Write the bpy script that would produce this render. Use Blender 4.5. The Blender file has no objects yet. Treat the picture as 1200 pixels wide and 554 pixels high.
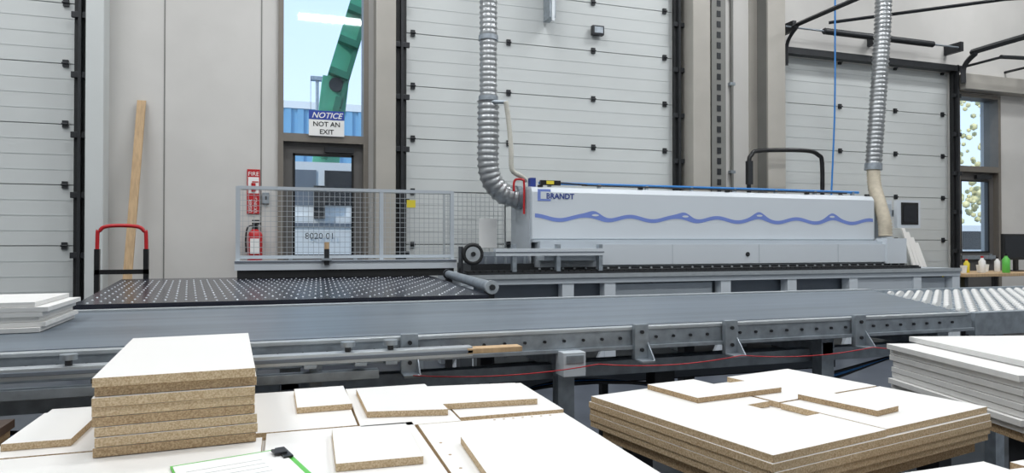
import bpy, math, random
from mathutils import Vector, Matrix
random.seed(7)
sc = bpy.context.scene
try:
    sc.view_settings.view_transform = 'Standard'
except Exception:
    pass

def lin(c):
    return tuple(((x/255)/12.92 if x/255 <= .04045 else ((x/255+.055)/1.055)**2.4) for x in c)

def mat(name, rgb, rough=.5, metal=0.0, var=0.0, scale=8.0, bump=0.0, rgb2=None, emit=0, stretch=None, spec=None):
    m = bpy.data.materials.new(name); m.use_nodes = True
    nt = m.node_tree; b = nt.nodes['Principled BSDF']
    c = lin(rgb)
    b.inputs['Base Color'].default_value = (*c, 1)
    b.inputs['Roughness'].default_value = rough
    b.inputs['Metallic'].default_value = metal
    if spec is not None: b.inputs['Specular IOR Level'].default_value = spec
    if var > 0 or rgb2 or bump > 0:
        tc = nt.nodes.new('ShaderNodeTexCoord')
        mp = nt.nodes.new('ShaderNodeMapping')
        if stretch: mp.inputs['Scale'].default_value = stretch
        nz = nt.nodes.new('ShaderNodeTexNoise'); nz.inputs['Scale'].default_value = scale
        nz.inputs['Detail'].default_value = 5
        nt.links.new(tc.outputs['Object'], mp.inputs['Vector'])
        nt.links.new(mp.outputs['Vector'], nz.inputs['Vector'])
        cr = nt.nodes.new('ShaderNodeValToRGB')
        c2 = lin(rgb2) if rgb2 else tuple(x*(1-var) for x in c)
        cr.color_ramp.elements[0].position = .35; cr.color_ramp.elements[1].position = .65
        cr.color_ramp.elements[0].color = (*c2, 1); cr.color_ramp.elements[1].color = (*c, 1)
        nt.links.new(nz.outputs['Fac'], cr.inputs['Fac'])
        nt.links.new(cr.outputs['Color'], b.inputs['Base Color'])
        if bump > 0:
            bp = nt.nodes.new('ShaderNodeBump'); bp.inputs['Strength'].default_value = bump
            bp.inputs['Distance'].default_value = .01
            nt.links.new(nz.outputs['Fac'], bp.inputs['Height'])
            nt.links.new(bp.outputs['Normal'], b.inputs['Normal'])
    if emit:
        b.inputs['Emission Color'].default_value = (*c, 1); b.inputs['Emission Strength'].default_value = emit
    return m

def glass(name, tint=(.95, .98, 1), fac=.05):
    m = bpy.data.materials.new(name); m.use_nodes = True
    nt = m.node_tree; nt.nodes.remove(nt.nodes['Principled BSDF'])
    out = nt.nodes['Material Output']
    t = nt.nodes.new('ShaderNodeBsdfTransparent'); t.inputs[0].default_value = (*tint, 1)
    g = nt.nodes.new('ShaderNodeBsdfGlossy'); g.inputs['Roughness'].default_value = .03
    mx = nt.nodes.new('ShaderNodeMixShader'); mx.inputs[0].default_value = fac
    nt.links.new(t.outputs[0], mx.inputs[1]); nt.links.new(g.outputs[0], mx.inputs[2])
    nt.links.new(mx.outputs[0], out.inputs[0])
    return m

M = dict(
 floor=mat('concrete_floor', (84, 90, 100), .4, 0, .25, 2.5, .05),
 wall=mat('painted_precast_wall', (208, 206, 202), .8, 0, .07, 1.6, .03),
 wallside=mat('side_wall', (198, 200, 200), .85, 0, .05, 2),
 ceil=mat('ceiling_deck', (190, 192, 192), .9, 0, .05, 3),
 gdoor=mat('insulated_door', (206, 210, 209), .55, 0, .05, 1.2),
 gline=mat('door_groove', (132, 136, 136), .7),
 gline2=mat('door_rib', (190, 195, 195), .6),
 column=mat('steel_column_beige', (174, 170, 162), .6, 0, .08, 3),
 coldark=mat('column_dark_grey', (128, 128, 124), .55, 0, .1, 3),  # darker grey for column webs, riser channel, conduit and wall seams
 rubber=mat('black_rubber', (28, 30, 32), .6, 0, .2, 20),
 darksteel=mat('dark_steel', (52, 54, 57), .45, .4, .15, 15),
 alframe=mat('bronze_window_frame', (126, 120, 112), .45, .2, .06, 10),
 doorgrey=mat('door_grey_brown', (98, 96, 94), .5, 0, .06, 6),
 glass=glass('window_glass'),
 machine=mat('machine_paint', (208, 215, 221), .35, 0, .03, 1.5),
 machine2=mat('machine_paint_lower', (182, 190, 197), .4, 0, .04, 2),
 machgrey=mat('machine_recess', (112, 120, 130), .45, 0, .06, 3),
 mblue=mat('wave_blue', (118, 140, 208), .4, 0, .04, 5),
 dblue=mat('logo_blue', (40, 62, 140), .4, 0, .04, 5),
 pblue=mat('blue_air_pipe', (40, 120, 190), .35, 0, .05, 10),
 galv=mat('galvanised_steel', (164, 173, 181), .38, .5, .25, 22),
 alu=mat('aluminium_profile', (190, 196, 200), .35, .5, .08, 18),
 duct=mat('spiral_duct', (180, 183, 185), .3, .8, .2, 12),
 hose=mat('flex_hose_tan', (196, 186, 166), .55, 0, .15, 20),
 hosec=mat('flex_hose_clear', (200, 198, 188), .4, 0, .1, 25),
 belt=mat('grey_belt', (108, 119, 130), .34, 0, .3, 3.0, .02, stretch=(.2, 3.4, 1)),
 balltable=mat('black_table_top', (38, 41, 54), .22, 0, .25, 6),
 ball=mat('steel_ball', (205, 210, 216), .3, .3, .02, 5),
 white=mat('white_melamine', (238, 237, 234), .4, 0, .02, 2),
 whitee=mat('white_edge', (214, 214, 212), .55, 0, .05, 20),
 pb=mat('particle_board', (214, 194, 162), .85, 0, 0, 260, .08, rgb2=(176, 150, 116)),
 pbd=mat('particle_board_dark', (196, 172, 138), .85, 0, 0, 260, .08, rgb2=(150, 124, 92)),
 brown=mat('brown_laminate', (74, 58, 48), .5, 0, .2, 30),
 wood=mat('raw_pine', (200, 170, 132), .7, 0, .2, 8, .05, stretch=(6, 6, .6)),
 red=mat('red_paint', (190, 28, 34), .4, 0, .1, 10),
 signw=mat('sign_white', (238, 238, 236), .5, 0, .02, 5),
 signb=mat('sign_blue', (44, 70, 160), .5, 0, .03, 5),
 black=mat('black_plastic', (18, 18, 20), .35, 0, .1, 10),
 yellow=mat('yellow_plastic', (226, 208, 60), .5, 0, .05, 10),
 green=mat('green_plastic', (100, 195, 84), .4, 0, .05, 10),
 boom=mat('crane_green', (84, 170, 134), .5, 0, .2, 4),
 boomd=mat('crane_green_dark', (50, 120, 92), .5, 0, .2, 4),
 asphalt=mat('asphalt', (120, 120, 118), .9, 0, .15, 5),
 bldg=mat('blue_cladding', (124, 176, 210), .6, 0, .06, 2),
 leaves=mat('autumn_leaves', (240, 230, 176), .8, 0, .35, 6),
 bark=mat('bark', (112, 98, 80), .9, 0, .3, 12),
 fix=mat('lamp_white', (250, 250, 245), .5, 0, .01, 2),
 screen=mat('screen_dark', (22, 26, 34), .2, 0, .05, 3),
 mesh=mat('wire_mesh_grey', (176, 182, 186), .4, .2, .05, 10),
)

class B:
    def __init__(s, name):
        s.name = name; s.v = []; s.f = []; s.mi = []; s.sm = []; s.ml = []
    def idx(s, m):
        if m not in s.ml: s.ml.append(m)
        return s.ml.index(m)
    def add(s, pts, faces, m, smooth=False):
        o = len(s.v); s.v += [tuple(p) for p in pts]
        ms = m if isinstance(m, list) else [m]*len(faces)
        for f, mm in zip(faces, ms):
            s.f.append(tuple(i+o for i in f)); s.mi.append(s.idx(M[mm])); s.sm.append(smooth)
    def quadbox(s, base, z0, z1, m, top=None):
        n = len(base)
        pts = [(x, y, z0) for x, y in base]+[(x, y, z1) for x, y in base]
        faces = [tuple(reversed(range(n))), tuple(range(n, 2*n))]+[(i, (i+1) % n, (i+1) % n+n, i+n) for i in range(n)]
        s.add(pts, faces, [m, top or m]+[m]*n)
    def box(s, x0, x1, y0, y1, z0, z1, m, top=None, rot=0, piv=None):
        c = [(x0, y0), (x1, y0), (x1, y1), (x0, y1)]
        s.poly(c, z0, z1, m, top, rot, piv or ((x0+x1)/2, (y0+y1)/2))
    def poly(s, c, z0, z1, m, top=None, rot=0, piv=(0, 0)):
        if rot:
            px, py = piv; a = math.radians(rot)
            c = [(px+(x-px)*math.cos(a)-(y-py)*math.sin(a), py+(x-px)*math.sin(a)+(y-py)*math.cos(a)) for x, y in c]
        s.quadbox(c, z0, z1, m, top)
    def prismx(s, prof, x0, x1, m):
        n = len(prof)
        pts = [(x0, y, z) for y, z in prof]+[(x1, y, z) for y, z in prof]
        s.add(pts, [tuple(range(n)), tuple(reversed(range(n, 2*n)))]+[(i, i+n, (i+1) % n+n, (i+1) % n) for i in range(n)], m)
    def tube(s, path, r, m, seg=12, caps=True, smooth=True):
        P = [Vector(p) for p in path]; n = len(P)
        ref = None; rings = []
        for i in range(n):
            t = (P[min(i+1, n-1)]-P[max(i-1, 0)]).normalized()
            if ref is None:
                ref = Vector((0, 0, 1)) if abs(t.z) < .9 else Vector((1, 0, 0))
            ref = (ref-t*ref.dot(t)).normalized(); bi = t.cross(ref)
            rr = r[i] if isinstance(r, (list, tuple)) else r
            rings.append([P[i]+(ref*math.cos(2*math.pi*k/seg)+bi*math.sin(2*math.pi*k/seg))*rr for k in range(seg)])
        pts = [p for ring in rings for p in ring]; faces = []
        for i in range(n-1):
            for k in range(seg):
                faces.append((i*seg+k, i*seg+(k+1) % seg, (i+1)*seg+(k+1) % seg, (i+1)*seg+k))
        s.add(pts, faces, m, smooth)
        if caps:
            s.add(rings[0], [tuple(reversed(range(seg)))], m); s.add(rings[-1], [tuple(range(seg))], m)
    def cyl(s, a, b, r, m, seg=16, r2=None, caps=True):
        s.tube([a, b], [r, r2 if r2 is not None else r], m, seg, caps)
    def ball(s, c, r, m, seg=8, rings=5, sq=1):
        pts = []; faces = []
        for i in range(rings+1):
            ph = math.pi*i/rings
            for k in range(seg):
                th = 2*math.pi*k/seg
                pts.append((c[0]+r*math.sin(ph)*math.cos(th), c[1]+r*math.sin(ph)*math.sin(th), c[2]+r*sq*math.cos(ph)))
        for i in range(rings):
            for k in range(seg):
                faces.append((i*seg+k, (i+1)*seg+k, (i+1)*seg+(k+1) % seg, i*seg+(k+1) % seg))
        s.add(pts, faces, m, True)
    def text(s, body, size, x, y, z, m, align='LEFT', vertical=False, shear=0, bold=0):
        cu = bpy.data.curves.new('t', 'FONT'); cu.body = body; cu.size = size; cu.align_x = align
        cu.shear = shear; cu.extrude = .0005; cu.resolution_u = 3; cu.offset = bold
        ob = bpy.data.objects.new('t', cu); sc.collection.objects.link(ob)
        bpy.context.view_layer.update()
        me = bpy.data.meshes.new_from_object(ob.evaluated_get(bpy.context.evaluated_depsgraph_get()))
        if vertical:
            pts = [(x-v.co.y, y-v.co.z, z+v.co.x) for v in me.vertices]
        else:
            pts = [(x+v.co.x, y-v.co.z, z+v.co.y) for v in me.vertices]
        s.add(pts, [tuple(p.vertices) for p in me.polygons], m)
        bpy.data.objects.remove(ob); bpy.data.curves.remove(cu); bpy.data.meshes.remove(me)
    def done(s, bevel=0):
        me = bpy.data.meshes.new(s.name); me.from_pydata(s.v, [], s.f)
        for m in s.ml: me.materials.append(m)
        me.polygons.foreach_set('material_index', s.mi); me.polygons.foreach_set('use_smooth', s.sm)
        me.update(); me.validate()
        ob = bpy.data.objects.new(s.name, me); sc.collection.objects.link(ob)
        if bevel:
            b = ob.modifiers.new('bevel', 'BEVEL'); b.width = bevel; b.segments = 2; b.limit_method = 'ANGLE'; b.angle_limit = math.radians(50)
        return ob

def cat(pts, n=8):
    P = [Vector(p) for p in pts]; P = [P[0]*2-P[1]]+P+[P[-1]*2-P[-2]]; out = []
    for i in range(1, len(P)-2):
        for k in range(n):
            t = k/n
            out.append(.5*((2*P[i])+(-P[i-1]+P[i+1])*t+(2*P[i-1]-5*P[i]+4*P[i+1]-P[i+2])*t*t+(-P[i-1]+3*P[i]-3*P[i+1]+P[i+2])*t**3))
    out.append(P[-2]); return out

def resample(path, step):
    P = [Vector(p) for p in path]; out = [P[0]]; acc = 0
    for a, b in zip(P, P[1:]):
        L = (b-a).length; t = step-acc
        while t <= L:
            out.append(a+(b-a)*(t/L)); t += step
        acc = (acc+L) % step
    return out

WY = 7.9
# ---------------- ROOM ----------------
o = B('floor'); o.box(-6, 14, -4, 8.2, -.2, 0, 'floor'); o.done()
o = B('ceiling'); o.box(-6, 14, -4, 8.2, 7, 7.2, 'ceil'); o.done()
o = B('wall_left'); o.box(-6.2, -6, -4, 8.2, 0, 7, 'wallside'); o.done()
o = B('wall_right'); o.box(14, 14.2, -4, 8.2, 0, 7, 'wallside'); o.done()
o = B('wall_front'); o.box(-6, 14, -4.2, -4, 0, 7, 'wallside'); o.done()
o = B('wall_back')
opens = [(-5.6, -1.98, 4.9), (-.07, .9, 4.6), (1.32, 4.9, 4.95), (6.47, 9.83, 3.9), (9.92, 10.85, 3.6)]
x = -6
for a, b, h in opens:
    o.box(x, a, WY, 8.2, 0, 7, 'wall'); o.box(a, b, WY, 8.2, h, 7, 'wall'); x = b
o.box(x, 14, WY, 8.2, 0, 7, 'wall')
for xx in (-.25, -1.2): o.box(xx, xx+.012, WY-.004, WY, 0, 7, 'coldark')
o.done()

def garage(x0, x1, h, stiles):
    o = B('garage_door'); n = int(round(h/.6)); sh = h/n
    for i in range(n):
        z0 = i*sh
        o.box(x0, x1, 7.95, 8.0, z0+.005, z0+sh-.005, 'gdoor')
        o.box(x0, x1, 7.965, 8.0, z0+sh-.005, z0+sh+.005, 'gline')
        for k in range(1, 4):
            zz = z0+sh*k/4
            o.box(x0+.02, x1-.02, 7.947, 7.95, zz-.003, zz+.003, 'gline2')
        for sx in stiles:
            o.box(sx-.025, sx+.025, 7.925, 7.95, z0+sh-.035, z0+sh+.035, 'darksteel')
            o.cyl((sx-.03, 7.92, z0+sh), (sx+.03, 7.92, z0+sh), .01, 'darksteel', 8)
    o.done()
garage(-5.6, -1.98, 4.9, [-4.6, -3.3, -2.1])
garage(1.32, 4.9, 4.95, [1.42, 2.6, 3.74, 4.78])
garage(6.47, 9.83, 3.9, [6.6, 7.7, 8.75, 9.7])

def track(x0, x1, h, dx):
    o = B('door_track')
    o.box(x0, x1, WY-.06, WY, 0, h, 'rubber')
    o.box((x0+x1)/2-.015, (x0+x1)/2+.015, WY-.12, WY-.06, 0, h, 'darksteel')
    z = .5
    while z < h:
        o.box(x0-.02, x1+.03, WY-.10, WY-.06, z, z+.06, 'darksteel'); z += .6
    o.done(.004)
track(-2.0, -1.88, 5, 1); track(1.21, 1.33, 5, 1); track(4.87, 4.97, 5, 1); track(6.41, 6.48, 4.0, 1); track(9.80, 9.9, 4.0, 1)
o = B('steel_column'); o.box(-1.86, -1.70, 7.66, 7.9, 0, 7, 'gdoor'); o.done(.01)
o = B('steel_column')
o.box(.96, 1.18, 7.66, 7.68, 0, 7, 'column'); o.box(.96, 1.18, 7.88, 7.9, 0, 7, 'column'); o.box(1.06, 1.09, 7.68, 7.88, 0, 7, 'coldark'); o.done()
o = B('steel_column')
o.box(5.0, 5.26, 7.6, 7.9, 0, 7, 'column'); o.done(.01)
o = B('cable_riser_channel')
o.box(5.36, 5.58, 7.72, 7.9, 0, 7, 'coldark')
for i in range(46): o.box(5.44, 5.50, 7.715, 7.72, .2+i*.14, .28+i*.14, 'darksteel')
o.done()
o = B('steel_column')
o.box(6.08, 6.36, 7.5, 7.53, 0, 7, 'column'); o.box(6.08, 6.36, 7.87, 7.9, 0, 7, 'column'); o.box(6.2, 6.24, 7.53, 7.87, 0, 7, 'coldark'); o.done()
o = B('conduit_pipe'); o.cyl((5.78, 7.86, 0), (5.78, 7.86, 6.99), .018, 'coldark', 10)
for z in (1, 2.2, 3.4, 4.6): o.box(5.74, 5.82, 7.84, 7.895, z, z+.04, 'galv')
o.done()
o = B('trim_1'); o.box(6.3, 9.95, 7.78, 7.9, 3.9, 3.99, 'darksteel'); o.done()
o = B('trim_2'); o.box(9.9, 13.9, 7.7, 7.9, 3.62, 3.86, 'column'); o.done(.01)

def window(n, x0, x1, h, dh=2.37):
    o = B('window_%d' % n)
    o.box(x0, x0+.055, 7.86, 8.1, 0, h, 'alframe'); o.box(x1-.055, x1, 7.86, 8.1, 0, h, 'alframe')
    o.box(x0+.055, x1-.055, 7.86, 8.1, h-.06, h, 'alframe')
    o.box(x0+.055, x1-.055, 7.86, 8.1, dh, dh+.09, 'alframe')
    o.box(x0+.055, x1-.055, 8.0, 8.008, dh+.09, h-.06, 'glass'); o.done()
    d = B('door_%d' % n); a, b = x0+.055, x1-.055
    d.box(a, a+.11, 7.95, 8.0, 0, dh, 'doorgrey'); d.box(b-.11, b, 7.95, 8.0, 0, dh, 'doorgrey')
    d.box(a+.11, b-.11, 7.95, 8.0, dh-.14, dh, 'doorgrey'); d.box(a+.11, b-.11, 7.95, 8.0, 0, 1.12, 'doorgrey')
    d.box(a+.11, b-.11, 7.972, 7.978, 1.12, dh-.14, 'glass')
    d.box(a+.10, a+.125, 7.94, 7.95, 1.1, dh-.12, 'black'); d.box(b-.125, b-.1, 7.94, 7.95, 1.1, dh-.12, 'black')
    d.box(a+.1, b-.1, 7.94, 7.95, 1.1, 1.125, 'black'); d.box(a+.1, b-.1, 7.94, 7.95, dh-.145, dh-.12, 'black')
    d.box(a+.05, b-.05, 7.88, 7.93, 1.0, 1.06, 'galv'); d.box(a+.06, a+.1, 7.93, 7.95, .98, 1.08, 'galv'); d.box(b-.1, b-.06, 7.93, 7.95, .98, 1.08, 'galv')
    d.box(b-.42, b-.1, 7.9, 7.95, dh-.1, dh-.04, 'darksteel')
    d.done()
window(1, -.07, .9, 4.6); window(2, 9.92, 10.85, 3.6)

# signs
o = B('notice_sign')
o.box(.25, .63, 7.83, 7.84, 2.44, 2.72, 'signw'); o.box(.25, .63, 7.828, 7.83, 2.62, 2.72, 'signb')
o.text('NOTICE', .088, .44, 7.826, 2.638, 'signw', 'CENTER', shear=.3, bold=.001)
o.text('NOT AN', .075, .44, 7.828, 2.545, 'black', 'CENTER', bold=.001); o.text('EXIT', .075, .44, 7.828, 2.46, 'black', 'CENTER', bold=.001)
o.cyl((.27, 7.845, 2.71), (.27, 7.86, 3.1), .002, 'black', 6)
o.done()
o = B('fire_extinguisher_sign')
o.box(-.385, -.255, 7.885, 7.9, 1.57, 2.05, 'red')
o.text('FIRE', .062, -.32, 7.883, 1.98, 'signw', 'CENTER')
o.box(-.375, -.265, 7.883, 7.885, 1.79, 1.965, 'signw')
o.cyl((-.32, 7.882, 1.81), (-.32, 7.882, 1.90), .022, 'red', 10); o.box(-.335, -.27, 7.878, 7.882, 1.91, 1.92, 'red')
o.text('EXTING-', .045, -.285, 7.883, 1.58, 'signw', vertical=True)
o.text('UISHER', .045, -.335, 7.883, 1.58, 'signw', vertical=True)
o.done()
o = B('fire_extinguisher')
o.tube([(-.30, 7.80, z) for z in (1.04, 1.045, 1.06, 1.34, 1.375, 1.395, 1.40)], [.04, .068, .075, .075, .06, .03, .025], 'red', 16)
o.cyl((-.30, 7.8, 1.40), (-.30, 7.8, 1.45), .022, 'black', 10); o.box(-.33, -.24, 7.785, 7.815, 1.45, 1.47, 'black'); o.box(-.33, -.25, 7.785, 7.815, 1.485, 1.50, 'black')
o.tube(cat([(-.30, 7.79, 1.44), (-.37, 7.78, 1.42), (-.39, 7.77, 1.3), (-.385, 7.77, 1.15)]), .009, 'black', 8)
o.box(-.33, -.27, 7.86, 7.899, 1.2, 1.45, 'darksteel'); o.box(-.345, -.255, 7.722, 7.727, 1.14, 1.3, 'signw'); o.done()
o = B('light_switch_box'); o.box(-.23, -.16, 7.85, 7.9, 1.68, 1.8, 'galv'); o.box(-.205, -.185, 7.84, 7.85, 1.72, 1.76, 'black'); o.done(.005)
o = B('junction_box'); o.box(3.7, 3.86, 7.86, 7.925, 3.9, 4.02, 'darksteel'); o.box(3.72, 3.84, 7.85, 7.86, 3.92, 4.0, 'galv'); o.done(.004)
o = B('wooden_plank')
a, b = Vector((-1.5, 7.42, 0)), Vector((-1.40, 7.85, 2.72)); w = Vector((.04, 0, 0)); th = Vector((0, .03, 0))
p = [a-w, a+w, a+w+th, a-w+th, b-w, b+w, b+w+th, b-w+th]
o.add(p, [(3, 2, 1, 0), (4, 5, 6, 7), (0, 1, 5, 4), (1, 2, 6, 5), (2, 3, 7, 6), (3, 0, 4, 7)], 'wood'); o.done(.003)

# ---------------- EDGE BANDING MACHINE ----------------
o = B('edge_banding_machine')
bx0, bx1 = 1.54, 7.73
o.box(bx0, bx1, 6.1, 7.1, .86, .95, 'machine2')
o.box(bx0, bx1, 6.08, 6.1, .915, .955, 'alu')
o.box(bx0, bx1, 6.12, 6.2, .52, .60, 'machine')
for xx in (1.54, 2.55, 3.0, 4.35, 5.2, 6.05, 7.0, 7.61):
    o.box(xx, xx+.12, 6.11, 6.22, .1, .86, 'machine'); o.box(xx, xx+.12, 6.95, 7.1, .0, .86, 'machine2')
    o.cyl((xx+.06, 6.16, .0), (xx+.06, 6.16, .1), .02, 'darksteel', 10); o.cyl((xx+.06, 6.16, 0), (xx+.06, 6.16, .02), .06, 'galv', 12)
    o.add([(xx-.1, 6.12, .06), (xx, 6.12, .06), (xx, 6.12, .26), (xx-.1, 6.16, .06), (xx, 6.16, .06), (xx, 6.16, .26)], [(0, 1, 2), (5, 4, 3), (0, 2, 5, 3), (0, 3, 4, 1)], 'machine')
o.box(bx0+.1, bx1-.1, 6.26, 6.9, .5, .86, 'machgrey')
o.box(6.17, 7.0, 6.13, 6.26, .6, .86, 'machine2')
o.box(3.15, 4.3, 6.2, 6.26, .6, .84, 'machine2'); o.box(7.14, 7.6, 6.2, 6.26, .6, .84, 'machine2')
o.box(bx0+.4, bx1-.3, 6.5, 6.9, .12, .5, 'darksteel')
o.box(1.6, 7.15, 6.14, 6.32, .95, .975, 'darksteel')
n = 92
for i in range(n):
    xx = 1.62+i*.06; o.box(xx, xx+.05, 6.15, 6.31, .975, .99, 'rubber')
o.box(2.3, 7.12, 6.34, 7.05, .95, 1.01, 'darksteel')
for i in range(38): o.cyl((2.4+i*.125, 6.33, .995), (2.4+i*.125, 6.345, .995), .012, 'alu', 8)
o.box(2.42, 7.11, 6.37, 7.1, 1.01, 1.27, 'machine2')
o.box(3.05, 7.11, 6.33, 6.37, 1.03, 1.24, 'machine')
o.box(6.81, 7.11, 6.3, 7.1, 1.01, 1.31, 'machine')
for xx in (3.9, 5.0, 6.1): o.box(xx, xx+.006, 6.327, 6.33, 1.03, 1.24, 'machine2')
for xx in (4.85,): o.cyl((xx, 6.32, 1.13), (xx, 6.33, 1.13), .025, 'darksteel', 12)
o.prismx([(6.5, 1.27), (6.47, 1.30), (6.47, 1.77), (6.5, 1.815), (6.56, 1.83), (7.12, 1.83), (7.12, 1.27)], 2.37, 6.79, 'machine')
o.box(2.37, 6.79, 6.44, 6.5, 1.262, 1.285, 'machine2')
o.box(2.355, 2.37, 6.5, 7.1, 1.0, 1.8, 'machine2')
for xx in (2.45, 3.6, 4.7, 5.8, 6.7): o.box(xx, xx+.05, 6.5, 6.53, 1.825, 1.845, 'black')
N = 400; xa, xb = 2.40, 6.77; pts = []; faces = []
bumps = [3.07, 4.15, 5.12, 6.15]
def cw(x): return 1.512+.022*math.sin(2*math.pi*(x-2.80)/.54)
def wv(x):
    c = cw(x); bmp = sum(math.exp(-((x-b)/.10)**2) for b in bumps)
    return c-.022+.012*bmp, c+.018+.052*bmp
for i in range(N+1):
    xx = xa+(xb-xa)*i/N; l, h = wv(xx); pts += [(xx, 6.4675, l), (xx, 6.4675, h)]
    if i < N: faces.append((2*i, 2*i+2, 2*i+3, 2*i+1))
o.add(pts, faces, 'mblue')
for b in bumps:
    c = cw(b)+.03
    e = [(b+.04*math.cos(t*math.pi/10), 6.466, c+.011*math.sin(t*math.pi/10)) for t in range(20)]
    o.add(e, [tuple(range(20))], 'machine')
o.box(2.43, 2.57, 6.4655, 6.47, 1.68, 1.80, 'mblue'); o.box(2.46, 2.58, 6.4645, 6.4655, 1.70, 1.775, 'machine')
o.text('BRANDT', .078, 2.52, 6.464, 1.705, 'dblue', bold=.002)
# infeed measuring beam and wheel
o.box(1.88, 3.0, 6.12, 6.2, 1.13, 1.2, 'machine'); o.box(1.88, 3.0, 6.115, 6.12, 1.16, 1.17, 'machgrey')
for xx in (2.05, 2.5, 2.95): o.box(xx, xx+.04, 6.13, 6.19, .98, 1.24, 'galv')
o.box(2.4, 3.02, 6.2, 6.4, 1.08, 1.2, 'machine2')
o.tube([(1.65+.085*math.cos(t*math.pi/12), 6.1, 1.15+.085*math.sin(t*math.pi/12)) for t in range(25)], .02, 'rubber', 8, caps=False)
o.cyl((1.65, 6.085, 1.15), (1.65, 6.115, 1.15), .07, 'alu', 20); o.cyl((1.65, 6.07, 1.15), (1.65, 6.13, 1.15), .022, 'darksteel', 12)
o.box(1.63, 1.95, 6.13, 6.16, 1.13, 1.17, 'galv'); o.box(1.54, 1.56, 6.1, 6.2, .95, 1.22, 'darksteel')
o.box(1.7, 2.35, 6.35, 6.9, .95, 1.05, 'darksteel'); o.box(1.75, 2.3, 6.4, 6.8, 1.05, 1.14, 'machgrey')
for i in range(6): o.cyl((1.75+i*.1, 6.36, 1.05), (1.75+i*.1, 6.36, 1.12), .015, 'galv', 8)
o.tube([(2.5, 6.62, 1.875), (6.7, 6.62, 1.875)], .016, 'pblue', 10)
for i in range(8): o.box(2.6+i*.57, 2.63+i*.57, 6.6, 6.64, 1.83, 1.875, 'galv')
o.box(2.38, 2.44, 6.55, 6.62, 1.83, 1.92, 'dblue'); o.box(2.5, 2.72, 6.56, 6.6, 1.85, 1.9, 'black'); o.box(2.56, 2.64, 6.55, 6.61, 1.86, 1.895, 'yellow')
o.tube(cat([(2.72, 6.58, 1.88), (3.0, 6.57, 1.865), (3.3, 6.6, 1.86), (6.5, 6.6, 1.858)]), .008, 'black', 8)
o.tube(cat([(2.33, 6.6, 1.55), (2.33, 6.6, 1.86), (2.31, 6.6, 1.9), (2.24, 6.6, 1.9), (2.22, 6.6, 1.86), (2.22, 6.6, 1.78)]), .012, 'red', 8)
o.box(6.93, 7.1, 6.5, 6.9, 1.31, 1.78, 'machine'); o.box(6.95, 7.08, 6.49, 6.5, 1.36, 1.73, 'machine2')
o.box(7.1, 7.2, 6.5, 6.54, 1.58, 1.66, 'galv')
o.box(7.10, 7.47, 6.42, 6.47, 1.44, 1.78, 'machine'); o.box(7.16, 7.43, 6.412, 6.42, 1.48, 1.75, 'black'); o.box(7.19, 7.40, 6.409, 6.412, 1.51, 1.72, 'screen')
o.done(.004)

o = B('wire_guard_panel')
gx0, gx1, gy, gz0, gz1 = 1.62, 2.3, 7.15, .95, 1.80
o.tube([(gx0, gy, gz0), (gx0, gy, gz1), (gx1, gy, gz1), (gx1, gy, 0)], .012, 'mesh', 6); o.cyl((gx0, gy, 0), (gx0, gy, gz0), .015, 'mesh', 8)
for i in range(1, 14): o.cyl((gx0+i*.05, gy, gz0), (gx0+i*.05, gy, gz1), .003, 'mesh', 4)
for i in range(17): o.cyl((gx0, gy, gz0+i*.05), (gx1, gy, gz0+i*.05), .003, 'mesh', 4)
o.box(2.0, 2.2, 7.13, 7.133, 1.2, 1.52, 'signw'); o.done()

o = B('black_cable_hoop')
p = cat([(5.62, 7.3, 1.7), (5.62, 7.3, 2.25), (5.66, 7.3, 2.38), (5.8, 7.3, 2.44), (6.5, 7.3, 2.47), (6.72, 7.3, 2.42), (6.78, 7.3, 2.3), (6.78, 7.3, 1.7)])
o.tube(p, .028, 'black', 12); o.cyl((5.62, 7.3, 0), (5.62, 7.3, 1.75), .025, 'darksteel', 12); o.cyl((6.78, 7.3, 0), (6.78, 7.3, 1.75), .025, 'darksteel', 12)
o.box(5.59, 5.66, 7.27, 7.33, 2.0, 2.3, 'darksteel'); o.done()

# extraction ducts
o = B('spiral_extraction_duct')
path = resample(cat([(2.0, 6.78, 6.99), (2.0, 6.78, 5.5), (2.0, 6.78, 4.0), (2.0, 6.78, 2.75)]), .018)
o.tube(path, [.086+(.009 if i % 3 == 0 else 0) for i in range(len(path))], 'duct', 20)
for z in (4.3, 3.35, 2.72): o.cyl((2.0, 6.78, z), (2.0, 6.78, z+.05), .102, 'galv', 20)
path = resample(cat([(2.0, 6.78, 2.72), (2.0, 6.78, 2.3), (2.0, 6.78, 2.05), (2.05, 6.78, 1.88), (2.16, 6.78, 1.77), (2.28, 6.78, 1.735), (2.352, 6.78, 1.73)]), .02)
o.tube(path, [.104+(.014 if i % 3 == 0 else 0) for i in range(len(path))], 'duct', 20)
o.cyl((2.3, 6.78, 1.73), (2.352, 6.78, 1.73), .125, 'galv', 20); o.done()
o = B('clear_flexible_hose')
path = resample(cat([(2.14, 6.62, 2.7), (2.17, 6.62, 2.5), (2.19, 6.60, 2.2), (2.2, 6.60, 2.0), (2.3, 6.62, 1.94), (2.38, 6.68, 1.90)]), .012)
o.tube(path, [.022+(.006 if i % 2 else 0) for i in range(len(path))], 'hosec', 12); o.cyl((2.0, 6.70, 2.70), (2.15, 6.62, 2.69), .02, 'galv', 10); o.done()
o = B('spiral_extraction_duct')
path = resample([(7.3, 6.68, 6.99), (7.16, 6.68, 3.9), (7.02, 6.7, 2.2)], .018)
o.tube(path, [.09+(.012 if i % 3 == 0 else 0) for i in range(len(path))], 'duct', 20)
path = resample(cat([(7.02, 6.7, 2.22), (6.98, 6.64, 1.95), (6.92, 6.5, 1.7), (6.90, 6.42, 1.5), (6.89, 6.40, 1.32)]), .018)
o.tube(path, [.070+(.011 if i % 2 else 0) for i in range(len(path))], 'hose', 18)
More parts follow.
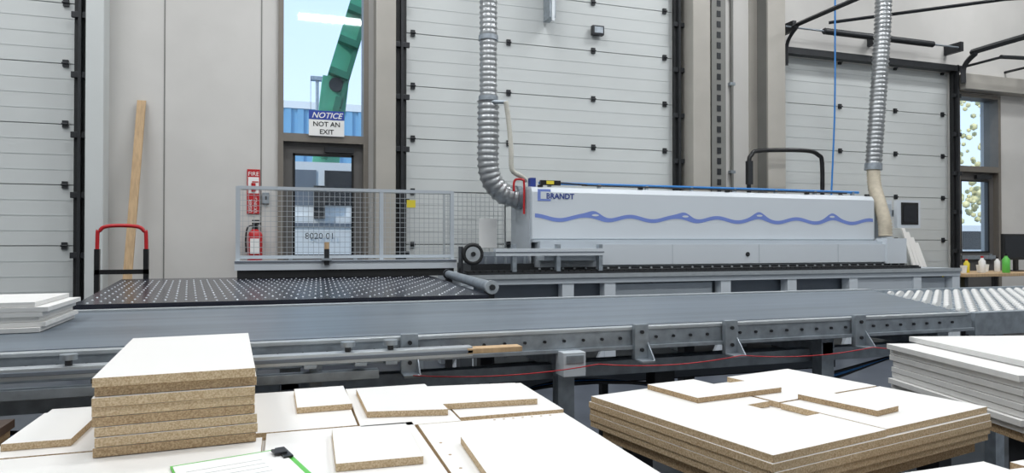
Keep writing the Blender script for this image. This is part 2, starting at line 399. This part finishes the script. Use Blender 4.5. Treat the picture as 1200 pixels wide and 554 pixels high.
o.cyl((7.02, 6.7, 2.17), (7.024, 6.7, 2.25), .104, 'galv', 20); o.done()
o = B('blue_air_line')
o.tube(cat([(6.75, 7.0, 6.99), (6.72, 7.0, 4.3), (6.66, 6.95, 3.0), (6.55, 6.9, 1.84)]), .011, 'pblue', 8); o.done()

# safety fence on a beam
o = B('mesh_safety_fence')
fx0, fx1, fy = -.40, 1.52, 6.3
o.box(fx0, fx1, 6.2, 6.4, 1.02, 1.1, 'machine'); o.box(fx0+.02, fx1-.02, 6.22, 6.4, .952, 1.02, 'rubber'); o.box(fx0, fx1, 6.19, 6.2, 1.085, 1.1, 'machgrey')
for xx in (fx0+.02, .84, fx1-.02): o.box(xx-.017, xx+.017, fy-.015, fy+.015, 1.1, 1.74, 'machine2')
for zz in (1.13, 1.73): o.box(fx0+.02, fx1-.02, fy-.014, fy+.014, zz-.014, zz+.014, 'machine2')
x = fx0+.06
while x < fx1-.03: o.box(x-.002, x+.002, fy-.002, fy+.002, 1.13, 1.73, 'mesh'); x += .045
z = 1.17
while z < 1.72: o.box(fx0+.02, fx1-.02, fy-.004, fy, z-.002, z+.002, 'mesh'); z += .045
o.box(1.07, 1.15, fy-.02, fy-.014, 1.58, 1.65, 'yellow')
o.box(.33, .37, 6.14, 6.2, 1.06, 1.2, 'darksteel'); o.cyl((.35, 6.16, 1.2), (.35, 6.16, 1.26), .02, 'wood', 10); o.box(.31, .39, 6.12, 6.2, 1.1, 1.12, 'galv')
o.done()

# ball transfer table
o = B('ball_transfer_table')
tb = [(-.98, 3.86), (1.14, 3.86), (1.28, 6.05), (1.28, 6.5), (-1.3, 6.5)]
o.quadbox(tb, .91, .948, 'balltable')
ytb = 3.93
row = 0
while ytb < 6.18:
    f = (ytb-3.86)/2.64; xl = -.98-.32*f+.05; xr = 1.14+.14*f-.05
    xx = xl+(.05 if row % 2 else 0)
    while xx < xr: o.ball((xx, ytb, .948), .0066, 'ball', 6, 4, .7); xx += .10
    ytb += .10; row += 1
for xx, yy in ((-.85, 4.0), (1.0, 4.0), (-1.15, 6.3), (1.15, 6.3), (0, 5.2)): o.box(xx, xx+.08, yy, yy+.08, 0, .91, 'machine2')
o.box(-.85, 1.05, 4.0, 4.06, .8, .91, 'machine2'); o.done()
o = B('infeed_guide_roller')
o.cyl((1.33, 5.7, .985), (1.19, 3.98, .985), .034, 'galv', 16); o.cyl((1.19, 3.98, .985), (1.187, 3.94, .985), .042, 'alu', 16); o.cyl((1.187, 3.94, .985), (1.186, 3.925, .985), .018, 'darksteel', 10); o.cyl((1.333, 5.74, .985), (1.33, 5.7, .985), .045, 'darksteel', 16)
o.box(1.17, 1.22, 4.0, 4.06, 0, .955, 'darksteel'); o.box(1.29, 1.34, 5.6, 5.66, 0, .955, 'darksteel'); o.done()

# red hand cart
o = B('red_hand_cart')
yc = 6.75
p = cat([(-1.54, yc, .3), (-1.54, yc, 1.25), (-1.52, yc, 1.36), (-1.45, yc, 1.40), (-1.25, yc, 1.40), (-1.18, yc, 1.36), (-1.16, yc, 1.25), (-1.16, yc, .3)], 6)
o.tube(p, .016, 'red', 10)
o.box(-1.56, -1.14, yc-.02, yc+.02, .98, 1.02, 'black'); o.box(-1.56, -1.52, yc-.02, yc+.02, .25, 1.2, 'black'); o.box(-1.18, -1.14, yc-.02, yc+.02, .25, 1.2, 'black')
o.box(-1.58, -1.12, yc-.1, yc+.35, .2, .26, 'darksteel')
for xx in (-1.56, -1.18):
    for yy in (yc, yc+.25): o.cyl((xx, yy, .1), (xx+.04, yy, .1), .1, 'rubber', 16)
for i in range(3): o.box(-1.53, -1.17, yc-.01, yc+.01, .45+i*.15, .48+i*.15, 'black')
o.done()

# ---------------- BELT CONVEYOR ----------------
o = B('belt_conveyor')
NY, FY = 2.48, 3.74
bp = [(-1.75, NY), (3.11, NY), (3.92, FY), (-1.75, FY)]
o.quadbox(bp, .895, .92, 'belt')
o.box(-1.8, 3.15, 2.43, 2.475, .83, .915, 'galv'); o.box(-1.8, 3.12, 2.425, 2.47, .905, .918, 'alu'); o.box(-1.8, 3.15, 2.415, 2.43, .83, .845, 'galv')
o.box(-1.8, 3.9, 3.745, 3.79, .83, .93, 'alu')
for i in range(60):
    xx = -1.7+i*.08; o.cyl((xx, 2.43, .875), (xx, 2.422, .875), .006, 'darksteel', 8)
o.cyl((-1.77, NY, .87), (-1.77, FY, .87), .045, 'darksteel', 16)
o.cyl((3.13, 2.5, .87), (3.94, FY, .87), .04, 'galv', 16)
for xx in (-1.5, .02, 1.06, 2.35, 3.05):
    o.box(xx-.035, xx+.035, 2.5, 2.56, 0, .83, 'galv'); o.box(xx-.035, xx+.035, 3.62, 3.7, 0, .83, 'darksteel')
    o.box(xx-.03, xx+.03, 2.5, 3.7, .74, .8, 'galv'); o.box(xx-.07, xx+.07, 2.46, 2.6, 0, .012, 'galv')
    o.box(xx-.03, xx+.03, 2.52, 3.66, .3, .35, 'darksteel')
for xx in (.42, 1.34, 1.76, 2.44):
    o.box(xx-.03, xx+.03, 2.40, 2.425, .79, .93, 'galv'); o.box(xx-.03, xx+.03, 2.345, 2.425, .785, .795, 'galv')
    o.add([(xx+.03, 2.345, .795), (xx+.03, 2.41, .795), (xx+.03, 2.41, .87), (xx+.025, 2.345, .795), (xx+.025, 2.41, .795), (xx+.025, 2.41, .87)], [(0, 1, 2), (5, 4, 3), (0, 2, 5, 3)], 'galv')
    for zz in (.83, .9): o.cyl((xx, 2.40, zz), (xx, 2.392, zz), .008, 'darksteel', 6)
o.box(.99, 1.08, 2.36, 2.44, .75, .84, 'machine'); o.box(1.0, 1.07, 2.355, 2.36, .80, .83, 'galv')
o.box(-1.6, 3.1, 2.58, 2.64, .70, .76, 'galv'); o.box(-1.6, 3.1, 3.3, 3.36, .70, .76, 'darksteel')
o.box(.9, 2.7, 2.9, 3.0, .6, .7, 'machgrey')
for xx in (-.4, .3, .62, 1.55):
    o.box(xx, xx+.1, 2.66, 2.74, .62, .74, 'darksteel'); o.cyl((xx+.05, 2.7, .5), (xx+.05, 2.7, .62), .02, 'alu', 12)
for j in range(3):
    o.tube(cat([(-1.2, 2.68+j*.03, .66), (-.6, 2.7+j*.03, .60-j*.02), (0, 2.68+j*.03, .66), (.6, 2.7, .59-j*.02), (1.2, 2.7+j*.03, .65), (2.2, 2.7, .58-j*.02), (3.0, 2.7, .68)]), .008, ['black', 'pblue', 'black'][j], 6)
o.done(.0015)

o = B('cable_tray')
o.box(.2, 3.3, 3.45, 3.6, .47, .475, 'darksteel'); o.box(.2, 3.3, 3.45, 3.455, .475, .53, 'darksteel'); o.box(.2, 3.3, 3.595, 3.6, .475, .53, 'darksteel')
for i in range(34): o.box(.25+i*.09, .30+i*.09, 3.445, 3.45, .495, .515, 'galv')
for xx in (.3, 1.7, 3.2): o.box(xx, xx+.04, 3.5, 3.54, 0, .47, 'darksteel')
o.done()
o = B('white_jug')
o.tube([(3.05, 3.53, z) for z in (.476, .48, .56, .575, .585, .60)], [.035, .04, .04, .028, .016, .016], 'signw', 14); o.cyl((3.05, 3.53, .60), (3.05, 3.53, .615), .018, 'signb', 12)
o.tube(cat([(3.09, 3.53, .56), (3.115, 3.53, .55), (3.115, 3.53, .52), (3.09, 3.53, .51)]), .006, 'signw', 6); o.done()
o = B('emergency_pull_cord')
p = []
xs = [.42, 1.12, 1.76, 2.44, 3.0]
for a, b in zip(xs, xs[1:]):
    for k in range(10):
        t = k/10; p.append((a+(b-a)*t, 2.335, .796-.02*4*t*(1-t)))
p.append((3.0, 2.335, .796))
o.tube(p, .002, 'red', 6); o.done()

o = B('side_guide_rail')
o.box(-1.75, .62, 2.29, 2.34, .858, .892, 'alu'); o.box(-1.75, .62, 2.284, 2.29, .87, .882, 'machgrey')
o.box(.60, .80, 2.284, 2.34, .868, .886, 'wood')
o.box(-1.75, .3, 2.30, 2.34, .80, .83, 'galv')
for xx in (-.9, -.1, .08, .24, .34):
    o.box(xx-.02, xx+.02, 2.29, 2.41, .845, .858, 'galv')
for xx in (.20, .34, -.6):
    o.cyl((xx, 2.315, .892), (xx, 2.315, .912), .010, 'darksteel', 10); o.cyl((xx, 2.315, .909), (xx, 2.315, .925), .024, 'galv', 12)
for xx in (-.95, .1): o.box(xx-.02, xx+.02, 2.35, 2.4, 0, .85, 'galv')
o.done(.0015)

o = B('skate_wheel_conveyor')
q = [(3.25, 2.5), (6.3, 2.5), (6.3, 3.85), (4.1, 3.85)]
o.quadbox(q, .85, .87, 'machine2')
o.box(3.2, 6.3, 2.45, 2.5, .80, .91, 'galv'); o.box(4.05, 6.3, 3.85, 3.9, .80, .91, 'galv')
r = 0
yy = 2.56
while yy < 3.82:
    xl = 3.30+(yy-2.5)*.63; xx = xl+(.045 if r % 2 else 0)
    o.cyl((xl-.03, yy, .888), (6.28, yy, .888), .004, 'galv', 5)
    while xx < 6.25: o.cyl((xx, yy-.012, .888), (xx, yy+.012, .888), .022, 'whitee', 10); xx += .09
    yy += .075; r += 1
for xx, y in ((3.4, 2.5), (5.5, 2.5), (4.3, 3.78), (6.1, 3.78)): o.box(xx, xx+.06, y, y+.06, 0, .85, 'galv')
o.done()

# ---------------- FOREGROUND PANELS ----------------
def board(o, x0, x1, y0, y1, z, t=.018, rot=0, edge='pb', top='white', piv=None):
    o.box(x0, x1, y0, y1, z, z+t, edge, top, rot, piv)

def cart(name, x0, x1, y0, y1, z, rot=0, pv=None):
    o = B(name); piv = pv or ((x0+x1)/2, (y0+y1)/2)
    o.box(x0, x1, y0, y1, z-.03, z-.0005, 'pbd', None, rot, piv)
    a = math.radians(rot)
    for xx in (x0+.04, x1-.1):
        for yy in (y0+.04, y1-.1):
            cx = piv[0]+(xx+.03-piv[0])*math.cos(a)-(yy+.03-piv[1])*math.sin(a); cy = piv[1]+(xx+.03-piv[0])*math.sin(a)+(yy+.03-piv[1])*math.cos(a)
            o.box(cx-.03, cx+.03, cy-.03, cy+.03, .1, z-.03, 'darksteel', None, rot)
            o.cyl((cx-.02, cy, .05), (cx+.02, cy, .05), .05, 'rubber', 14)
    o.box(x0+.04, x1-.04, y0+.05, y0+.09, .15, .2, 'darksteel', None, rot, piv); o.box(x0+.04, x1-.04, y1-.09, y1-.05, .15, .2, 'darksteel', None, rot, piv)
    o.done()

cart('panel_cart', -.60, .64, .75, 2.12, .72)
o = B('melamine_panel_pile')
z = .72
board(o, -.60, .66, .78, 2.13, z, .017, 0); board(o, -.62, .70, .76, 2.11, z+.0175, .017, .4)
board(o, -.59, .74, .78, 2.14, z+.035, .017, -.5)
board(o, -.61, .71, .78, 2.13, z+.0525, .017, .2)
zt = z+.0705
for a in [(-.585, -.09, 1.67, 2.12, .3), (-.084, .17, 1.70, 2.15, 0), (.176, .42, 1.66, 2.13, -.2), (.426, .71, 1.69, 2.05, -.6), (-.585, -.045, .8, 1.66, .2), (-.04, .30, .8, 1.69, -.2), (.306, .69, .85, 1.655, -.6)]:
    board(o, *a[:4], zt, .0175, a[4])
zt += .0178; Z1 = zt
o.poly([(.20, 1.76), (.40, 1.72), (.40, 1.78), (.66, 1.76), (.67, 1.98), (.20, 2.04)], zt, zt+.016, 'pb', 'white')
for a in [(.03, .17, 1.86, 2.10, 1), (.36, .64, 1.10, 1.46, -3), (-.57, -.44, 1.72, 2.00, 0), (.10, .27, 1.36, 1.62, -2)]:
    board(o, *a[:4], zt, .016, a[4])
# shelf-pin / cam holes drilled in the faces
for i in range(7):
    for xx, yy in ((-.02+0*i, 1.05+.08*i), (.33, .95+.09*i), (.5+.025*i, 1.64)): o.cyl((xx, yy, Z1-.0005), (xx, yy, Z1+.0002), .0035, 'pbd', 8)
o.done(.0008)
ZP = Z1

o = B('particle_board_panel_stack')
z = ZP+.001; n = 8; t = (.9735-z)/n
for i in range(n):
    dx = random.uniform(-.005, .005); dy = random.uniform(-.008, .005); e = 'pb' if i % 3 else 'pbd'
    board(o, -.37+dx, -.37+.314+dx, 1.61+dy, 2.25+dy, z+i*t+.0006, t-.0012, 4, e, piv=(-.37, 1.6))
o.done(.0008)

o = B('clipboard')
pv = (.02, 1.55)
def rb(x0, x1, y0, y1, z0, z1, m): o.box(x0, x1, y0, y1, z0, z1, m, None, 15, pv)
rb(-.22, .0, 1.25, 1.55, ZP+.001, ZP+.004, 'green'); rb(-.217, -.012, 1.255, 1.538, ZP+.0042, ZP+.006, 'signw')
rb(-.022, -.003, 1.47, 1.54, ZP+.006, ZP+.010, 'black'); rb(-.035, -.01, 1.49, 1.52, ZP+.010, ZP+.014, 'darksteel')
for i in range(9): rb(-.20, -.06, 1.28+i*.026, 1.281+i*.026, ZP+.006, ZP+.0062, 'machgrey')
o.done()

pv = (.974, 1.19)
cart('panel_cart', .99, 1.80, 1.21, 1.80, .715, 11, pv)
o = B('melamine_panel_pile')
def rp(x0, x1, y0, y1, z0, t, e='pb', r=11, top='white'):
    o.box(pv[0]+x0, pv[0]+x1, pv[1]+y0, pv[1]+y1, z0, z0+t, e, top, r, pv)
for i in range(4):
    rp(random.uniform(-.006, .006)-.003*i, .86, random.uniform(-.006, .004), .65, .715+i*.0185, .0178)
zz = .715+4*.0185
o.poly([(pv[0]+x, pv[1]+y) for x, y in [(.0, .0), (.40, .0), (.40, .18), (.31, .18), (.31, .34), (.40, .34), (.40, .64), (.0, .64)]], zz, zz+.0165, 'pb', 'white', 11.3, pv)
rp(.405, .86, .005, .31, zz, .0165, 'pb', 11)
o.poly([(pv[0]+x, pv[1]+y) for x, y in [(.41, .32), (.86, .32), (.86, .65), (.56, .65), (.56, .56), (.41, .56)]], zz, zz+.0165, 'pb', 'white', 11, pv)
zz += .0168
o.poly([(pv[0]+x, pv[1]+y) for x, y in [(.20, .42), (.52, .40), (.52, .52), (.38, .53), (.38, .62), (.20, .63)]], zz, zz+.015, 'pbd', 'white', 11, pv)
rp(.50, .60, .06, .29, zz, .015, 'pbd', 14)
o.done(.0008)
cx = B('offcut_cart'); cx.box(1.15, 2.0, .72, 1.16, .66, .6995, 'pbd')
for xx in (1.2, 1.9):
    for yy in (.76, 1.08): cx.box(xx, xx+.05, yy, yy+.05, 0, .66, 'darksteel')
cx.done()
o = B('panel_offcuts')
for i, a in enumerate([(1.16, 1.55, .78, 1.13), (1.57, 1.98, .75, 1.15), (1.2, 1.6, .8, 1.12), (1.62, 1.95, .86, 1.16), (1.66, 1.96, .9, 1.15), (1.25, 1.5, .95, 1.13)]):
    board(o, *a, .70+(i//2)*.02, .018, random.uniform(-3, 3), 'pb' if i != 3 else 'pbd')
o.done(.001)

pv = (1.95, 1.36)
o = B('white_panel_stack')
def rq(x0, x1, y0, y1, z0, t): o.box(pv[0]+x0, pv[0]+x1, pv[1]+y0, pv[1]+y1, z0, z0+t, 'whitee', 'white', -15, pv)
for i in range(8):
    rq(.0+random.uniform(-.012, .014), 1.0, random.uniform(-.01, .01), .60+random.uniform(-.01, .01), .72+i*.0205, .0185)
rq(.1, 1.0, .08, .64, .72+8*.0205, .0185)
o.done(.001)
cart('panel_cart', 1.97, 2.93, 1.38, 1.94, .72, -15, pv)

o = B('white_panel_stack')
for i in range(6):
    board(o, -1.5+random.uniform(-.02, .02), -.86+random.uniform(-.03, .02), 2.95+random.uniform(-.02, .02), 3.45, .922+i*.0185, .0175, 2, 'whitee')
o.done(.001)
o = B('brown_board_stack')
for i in range(8): board(o, -1.4, -.66+random.uniform(-.02, .02), 1.72+random.uniform(-.02, .02), 2.1, .60+i*.0245, .022, 0, 'brown' if i % 2 else 'pbd', 'brown')
o.done(.001)
cart('panel_cart', -1.42, -.66, 1.72, 2.1, .60)

# ---------------- WORK BENCH AT RIGHT ----------------
o = B('work_bench')
o.box(8.2, 11.2, 6.4, 7.15, .82, .86, 'wood')
for xx in (8.25, 9.6, 11.1):
    for yy in (6.45, 7.05): o.box(xx, xx+.06, yy, yy+.06, 0, .82, 'darksteel')
o.box(8.3, 11.1, 6.5, 7.1, .3, .33, 'wood'); o.done(.004)
def bottle(name, x, y, z, r, h, m, cap):
    o = B(name); o.tube([(x, y, z+h*k) for k in (0, .02, .7, .82, .88, .9)], [r*.9, r, r, r*.5, r*.4, r*.4], m, 14); o.cyl((x, y, z+h*.9), (x, y, z+h), r*.45, cap, 12); o.done()
bottle('green_bottle', 9.05, 6.5, .861, .045, .25, 'green', 'black')
bottle('spray_bottle', 8.75, 6.6, .861, .04, .22, 'signw', 'red')
bottle('glue_bottle', 8.6, 6.7, .861, .035, .18, 'yellow', 'red')
bottle('glue_bottle', 9.3, 6.8, .861, .035, .2, 'signw', 'black')
o = B('paper_cups')
for xx, yy in ((8.9, 6.75), (9.15, 6.85), (8.42, 6.6)): o.cyl((xx, yy, .861), (xx, yy, .96), .03, 'signw', 14, .04)
o.done()
o = B('computer_monitor')
o.box(9.42, 10.0, 6.80, 6.84, 1.02, 1.38, 'black'); o.box(9.45, 9.97, 6.797, 6.80, 1.05, 1.35, 'screen'); o.box(9.68, 9.74, 6.82, 6.86, .87, 1.1, 'black'); o.box(9.59, 9.83, 6.75, 6.95, .861, .875, 'black'); o.done(.004)
o = B('yellow_bin')
o.quadbox([(7.95, 6.5), (8.12, 6.5), (8.12, 6.75), (7.95, 6.75)], .5, .84, 'yellow', 'black'); o.box(7.93, 8.14, 6.48, 6.77, .82, .86, 'yellow'); o.box(7.97, 8.1, 6.52, 6.73, 0, .5, 'darksteel'); o.done(.004)
o = B('leaning_white_strips')
for i, xx in enumerate((8.75, 8.84, 8.93, 9.02)):
    o.add([(xx, 7.35, 0), (xx+.06, 7.35, 0), (xx+.06+.02, 7.88, 1.5-.08*i), (xx+.02, 7.88, 1.5-.08*i), (xx, 7.33, 0), (xx+.06, 7.33, 0), (xx+.08, 7.86, 1.5-.08*i), (xx+.02, 7.86, 1.5-.08*i)],
          [(0, 1, 2, 3), (7, 6, 5, 4), (4, 5, 1, 0), (3, 2, 6, 7), (5, 6, 2, 1), (0, 3, 7, 4)], 'white')
o.done()

# ---------------- OVERHEAD TRACKS ----------------
o = B('overhead_door_track')
o.tube(cat([(6.55, 7.70, 3.7), (6.55, 7.68, 4.0), (6.55, 7.5, 4.16), (6.55, 7.3, 4.2), (6.55, 4.5, 4.2), (6.55, 3.2, 4.2)]), .032, 'darksteel', 4, smooth=False)
o.tube(cat([(9.84, 7.70, 3.7), (9.84, 7.68, 3.95), (9.84, 7.5, 4.1), (9.84, 7.3, 4.14), (9.84, 4.5, 4.16), (9.84, 3.2, 4.16)]), .045, 'darksteel', 4, smooth=False)
for xx in (6.55, 9.84): o.cyl((xx, 4.6, 4.2), (xx, 4.6, 6.99), .012, 'galv', 8)
o.tube([(6.9, 7.3, 4.20), (8.37, 6.0, 4.24), (9.84, 5.0, 4.2)], .022, 'darksteel', 4, smooth=False)
o.done()
o = B('door_torsion_spring')
path = resample([(7.15, 7.66, 4.22), (9.2, 7.66, 4.22)], .02)
o.tube(path, [.035+(.012 if i % 2 else 0) for i in range(len(path))], 'darksteel', 12); o.cyl((6.5, 7.66, 4.22), (9.75, 7.66, 4.22), .014, 'galv', 8)
for xx in (6.62, 8.2, 9.72): o.box(xx-.03, xx+.03, 7.62, 7.899, 4.16, 4.3, 'darksteel')
o.done()
o = B('overhead_pipe_rail'); o.cyl((9.95, 7.2, 3.98), (13.5, 7.0, 4.1), .03, 'darksteel', 10); o.cyl((11.0, 7.15, 4.0), (11.0, 7.899, 4.0), .02, 'darksteel', 8); o.cyl((9.97, 7.2, 3.98), (9.97, 7.899, 3.98), .02, 'darksteel', 8); o.done()
o = B('door_spring_bracket'); o.box(3.05, 3.13, 7.7, 7.92, 4.0, 4.7, 'galv'); o.box(3.07, 3.11, 7.68, 7.7, 3.95, 4.5, 'alu'); o.done(.004)

# ---------------- OUTSIDE ----------------
o = B('ground_outside'); o.box(-60, 90, 8.2, 110, -.25, -.05, 'asphalt'); o.done()
o = B('blue_clad_building')
o.box(-10, 18, 30, 40, -.05, 6.9, 'bldg')
x = -10
while x < 18: o.box(x, x+.25, 29.93, 30, -.05, 6.9, 'bldg'); x += .5
o.box(-10, 18, 29.9, 30, 6.9, 7.2, 'signw'); o.done()
o = B('street_lamp'); o.cyl((.95, 22, -.05), (.95, 22, 6.3), .05, 'galv', 10); o.box(.75, 1.2, 21.9, 22.1, 6.3, 6.42, 'galv'); o.done()
o = B('crane_truck')
o.box(-.5, 1.7, 13, 15.2, .5, 1.75, 'signw'); o.box(-.5, 1.7, 13.1, 15.2, 1.75, 2.75, 'signw'); o.box(-.3, .55, 13.08, 13.1, 1.95, 2.6, 'machgrey'); o.box(.7, 1.5, 13.08, 13.1, 1.95, 2.6, 'screen')
o.box(-.5, 1.7, 12.97, 13, 1.55, 1.62, 'machgrey'); o.text('8020 01', .16, .35, 12.95, 1.33, 'darksteel')
for xx in (-.1, 1.3): o.cyl((xx, 12.95, .42), (xx, 13.3, .42), .47, 'rubber', 20)
o.box(.5, .7, 12.9, 13.0, 1.7, 2.3, 'black')
def beam(a, b, w, m):
    a, b = Vector(a), Vector(b); t = (b-a).normalized(); s_ = t.cross(Vector((0, 1, 0))).normalized()*w/2; y = Vector((0, w/2, 0))
    p = [a-s_-y, a+s_-y, a+s_+y, a-s_+y, b-s_-y, b+s_-y, b+s_+y, b-s_+y]
    o.add(p, [(3, 2, 1, 0), (4, 5, 6, 7), (0, 1, 5, 4), (1, 2, 6, 5), (2, 3, 7, 6), (3, 0, 4, 7)], m)
beam((.75, 14, 2.7), (.95, 14, 4.5), .5, 'boom'); beam((.88, 14, 4.1), (1.85, 14, 7.5), .42, 'boom'); beam((1.0, 13.72, 3.9), (1.75, 13.72, 6.6), .09, 'boomd'); beam((.72, 13.7, 2.9), (1.0, 13.7, 4.1), .12, 'boomd')
o.cyl((.95, 13.7, 4.35), (.95, 14.3, 4.35), .14, 'darksteel', 14)
for k in range(5): beam((.98+k*.18, 13.78, 4.5+k*.63), (1.02+k*.18, 13.78, 4.62+k*.63), .38, 'boomd')
o.done()
o = B('autumn_tree')
o.tube([(18.4, 16.5, -.05), (18.45, 16.5, 1.5), (18.4, 16.5, 4)], [.2, .15, .08], 'bark', 10)
for k in range(9):
    a = k*.7; o.tube([(18.4, 16.5, 1.8+k*.25), (18.4+1.3*math.cos(a), 16.5+1.3*math.sin(a), 3.3+k*.3)], [.06, .02], 'bark', 6)
for i in range(1100):
    a = random.uniform(0, 6.28); rr = 3.0*math.sqrt(random.random()); zz = random.uniform(1.6, 6.8)
    o.ball((18.9+rr*math.cos(a), 16.5+rr*math.sin(a), zz), random.uniform(.05, .12), 'leaves', 5, 3)
o.done()
o = B('white_van'); o.box(15.5, 18.5, 12.5, 13, .4, 1.7, 'signw'); o.box(15.9, 18.2, 12.48, 12.5, 1.1, 1.55, 'screen')
for xx in (16.1, 17.9): o.cyl((xx, 12.45, .3), (xx, 12.7, .3), .35, 'rubber', 16)
o.done(.03)

# ---------------- LIGHTS ----------------
for i, X in enumerate((-3.2, 1.2, 5.6, 10.2)):
    for Y in (-.8, 2.8, 5.9):
        f = B('ceiling_light_fixture'); f.box(X-.95, X+.95, Y-.25, Y+.25, 6.62, 6.7, 'fix'); f.cyl((X-.7, Y, 6.7), (X-.7, Y, 6.999), .01, 'galv', 6); f.cyl((X+.7, Y, 6.7), (X+.7, Y, 6.999), .01, 'galv', 6); f.done()
        l = bpy.data.lights.new('ceiling_lamp', 'AREA'); l.shape = 'RECTANGLE'; l.size = 1.8; l.size_y = .45; l.energy = 94; l.color = (.97, .985, 1)
        ob = bpy.data.objects.new('ceiling_lamp', l); ob.location = (X, Y, 6.6); sc.collection.objects.link(ob)
sl = bpy.data.lights.new('sun', 'SUN'); sl.energy = 2.6; sl.angle = .02; sl.color = (1, .96, .88)
so = bpy.data.objects.new('sun', sl); so.location = (-20, 0, 20); so.rotation_euler = Vector((.75, .38, -.6)).to_track_quat('-Z', 'Y').to_euler(); sc.collection.objects.link(so)

w = bpy.data.worlds.new('World'); sc.world = w; w.use_nodes = True
nt = w.node_tree; bg = nt.nodes['Background']
tc = nt.nodes.new('ShaderNodeTexCoord'); sx = nt.nodes.new('ShaderNodeSeparateXYZ'); cr = nt.nodes.new('ShaderNodeValToRGB')
cr.color_ramp.elements[0].color = (.72, .86, 1, 1); cr.color_ramp.elements[1].color = (.3, .55, 1, 1)
nt.links.new(tc.outputs['Generated'], sx.inputs[0]); nt.links.new(sx.outputs['Z'], cr.inputs[0]); nt.links.new(cr.outputs[0], bg.inputs[0])
bg.inputs[1].default_value = 1.4

cam = bpy.data.cameras.new('camera'); co = bpy.data.objects.new('camera', cam); sc.collection.objects.link(co)
cam.sensor_width = 36; cam.lens = 24; cam.clip_end = 300
co.location = (0, 0, 1.25); co.rotation_euler = (math.radians(90.57), 0, math.radians(-18.43)); sc.camera = co
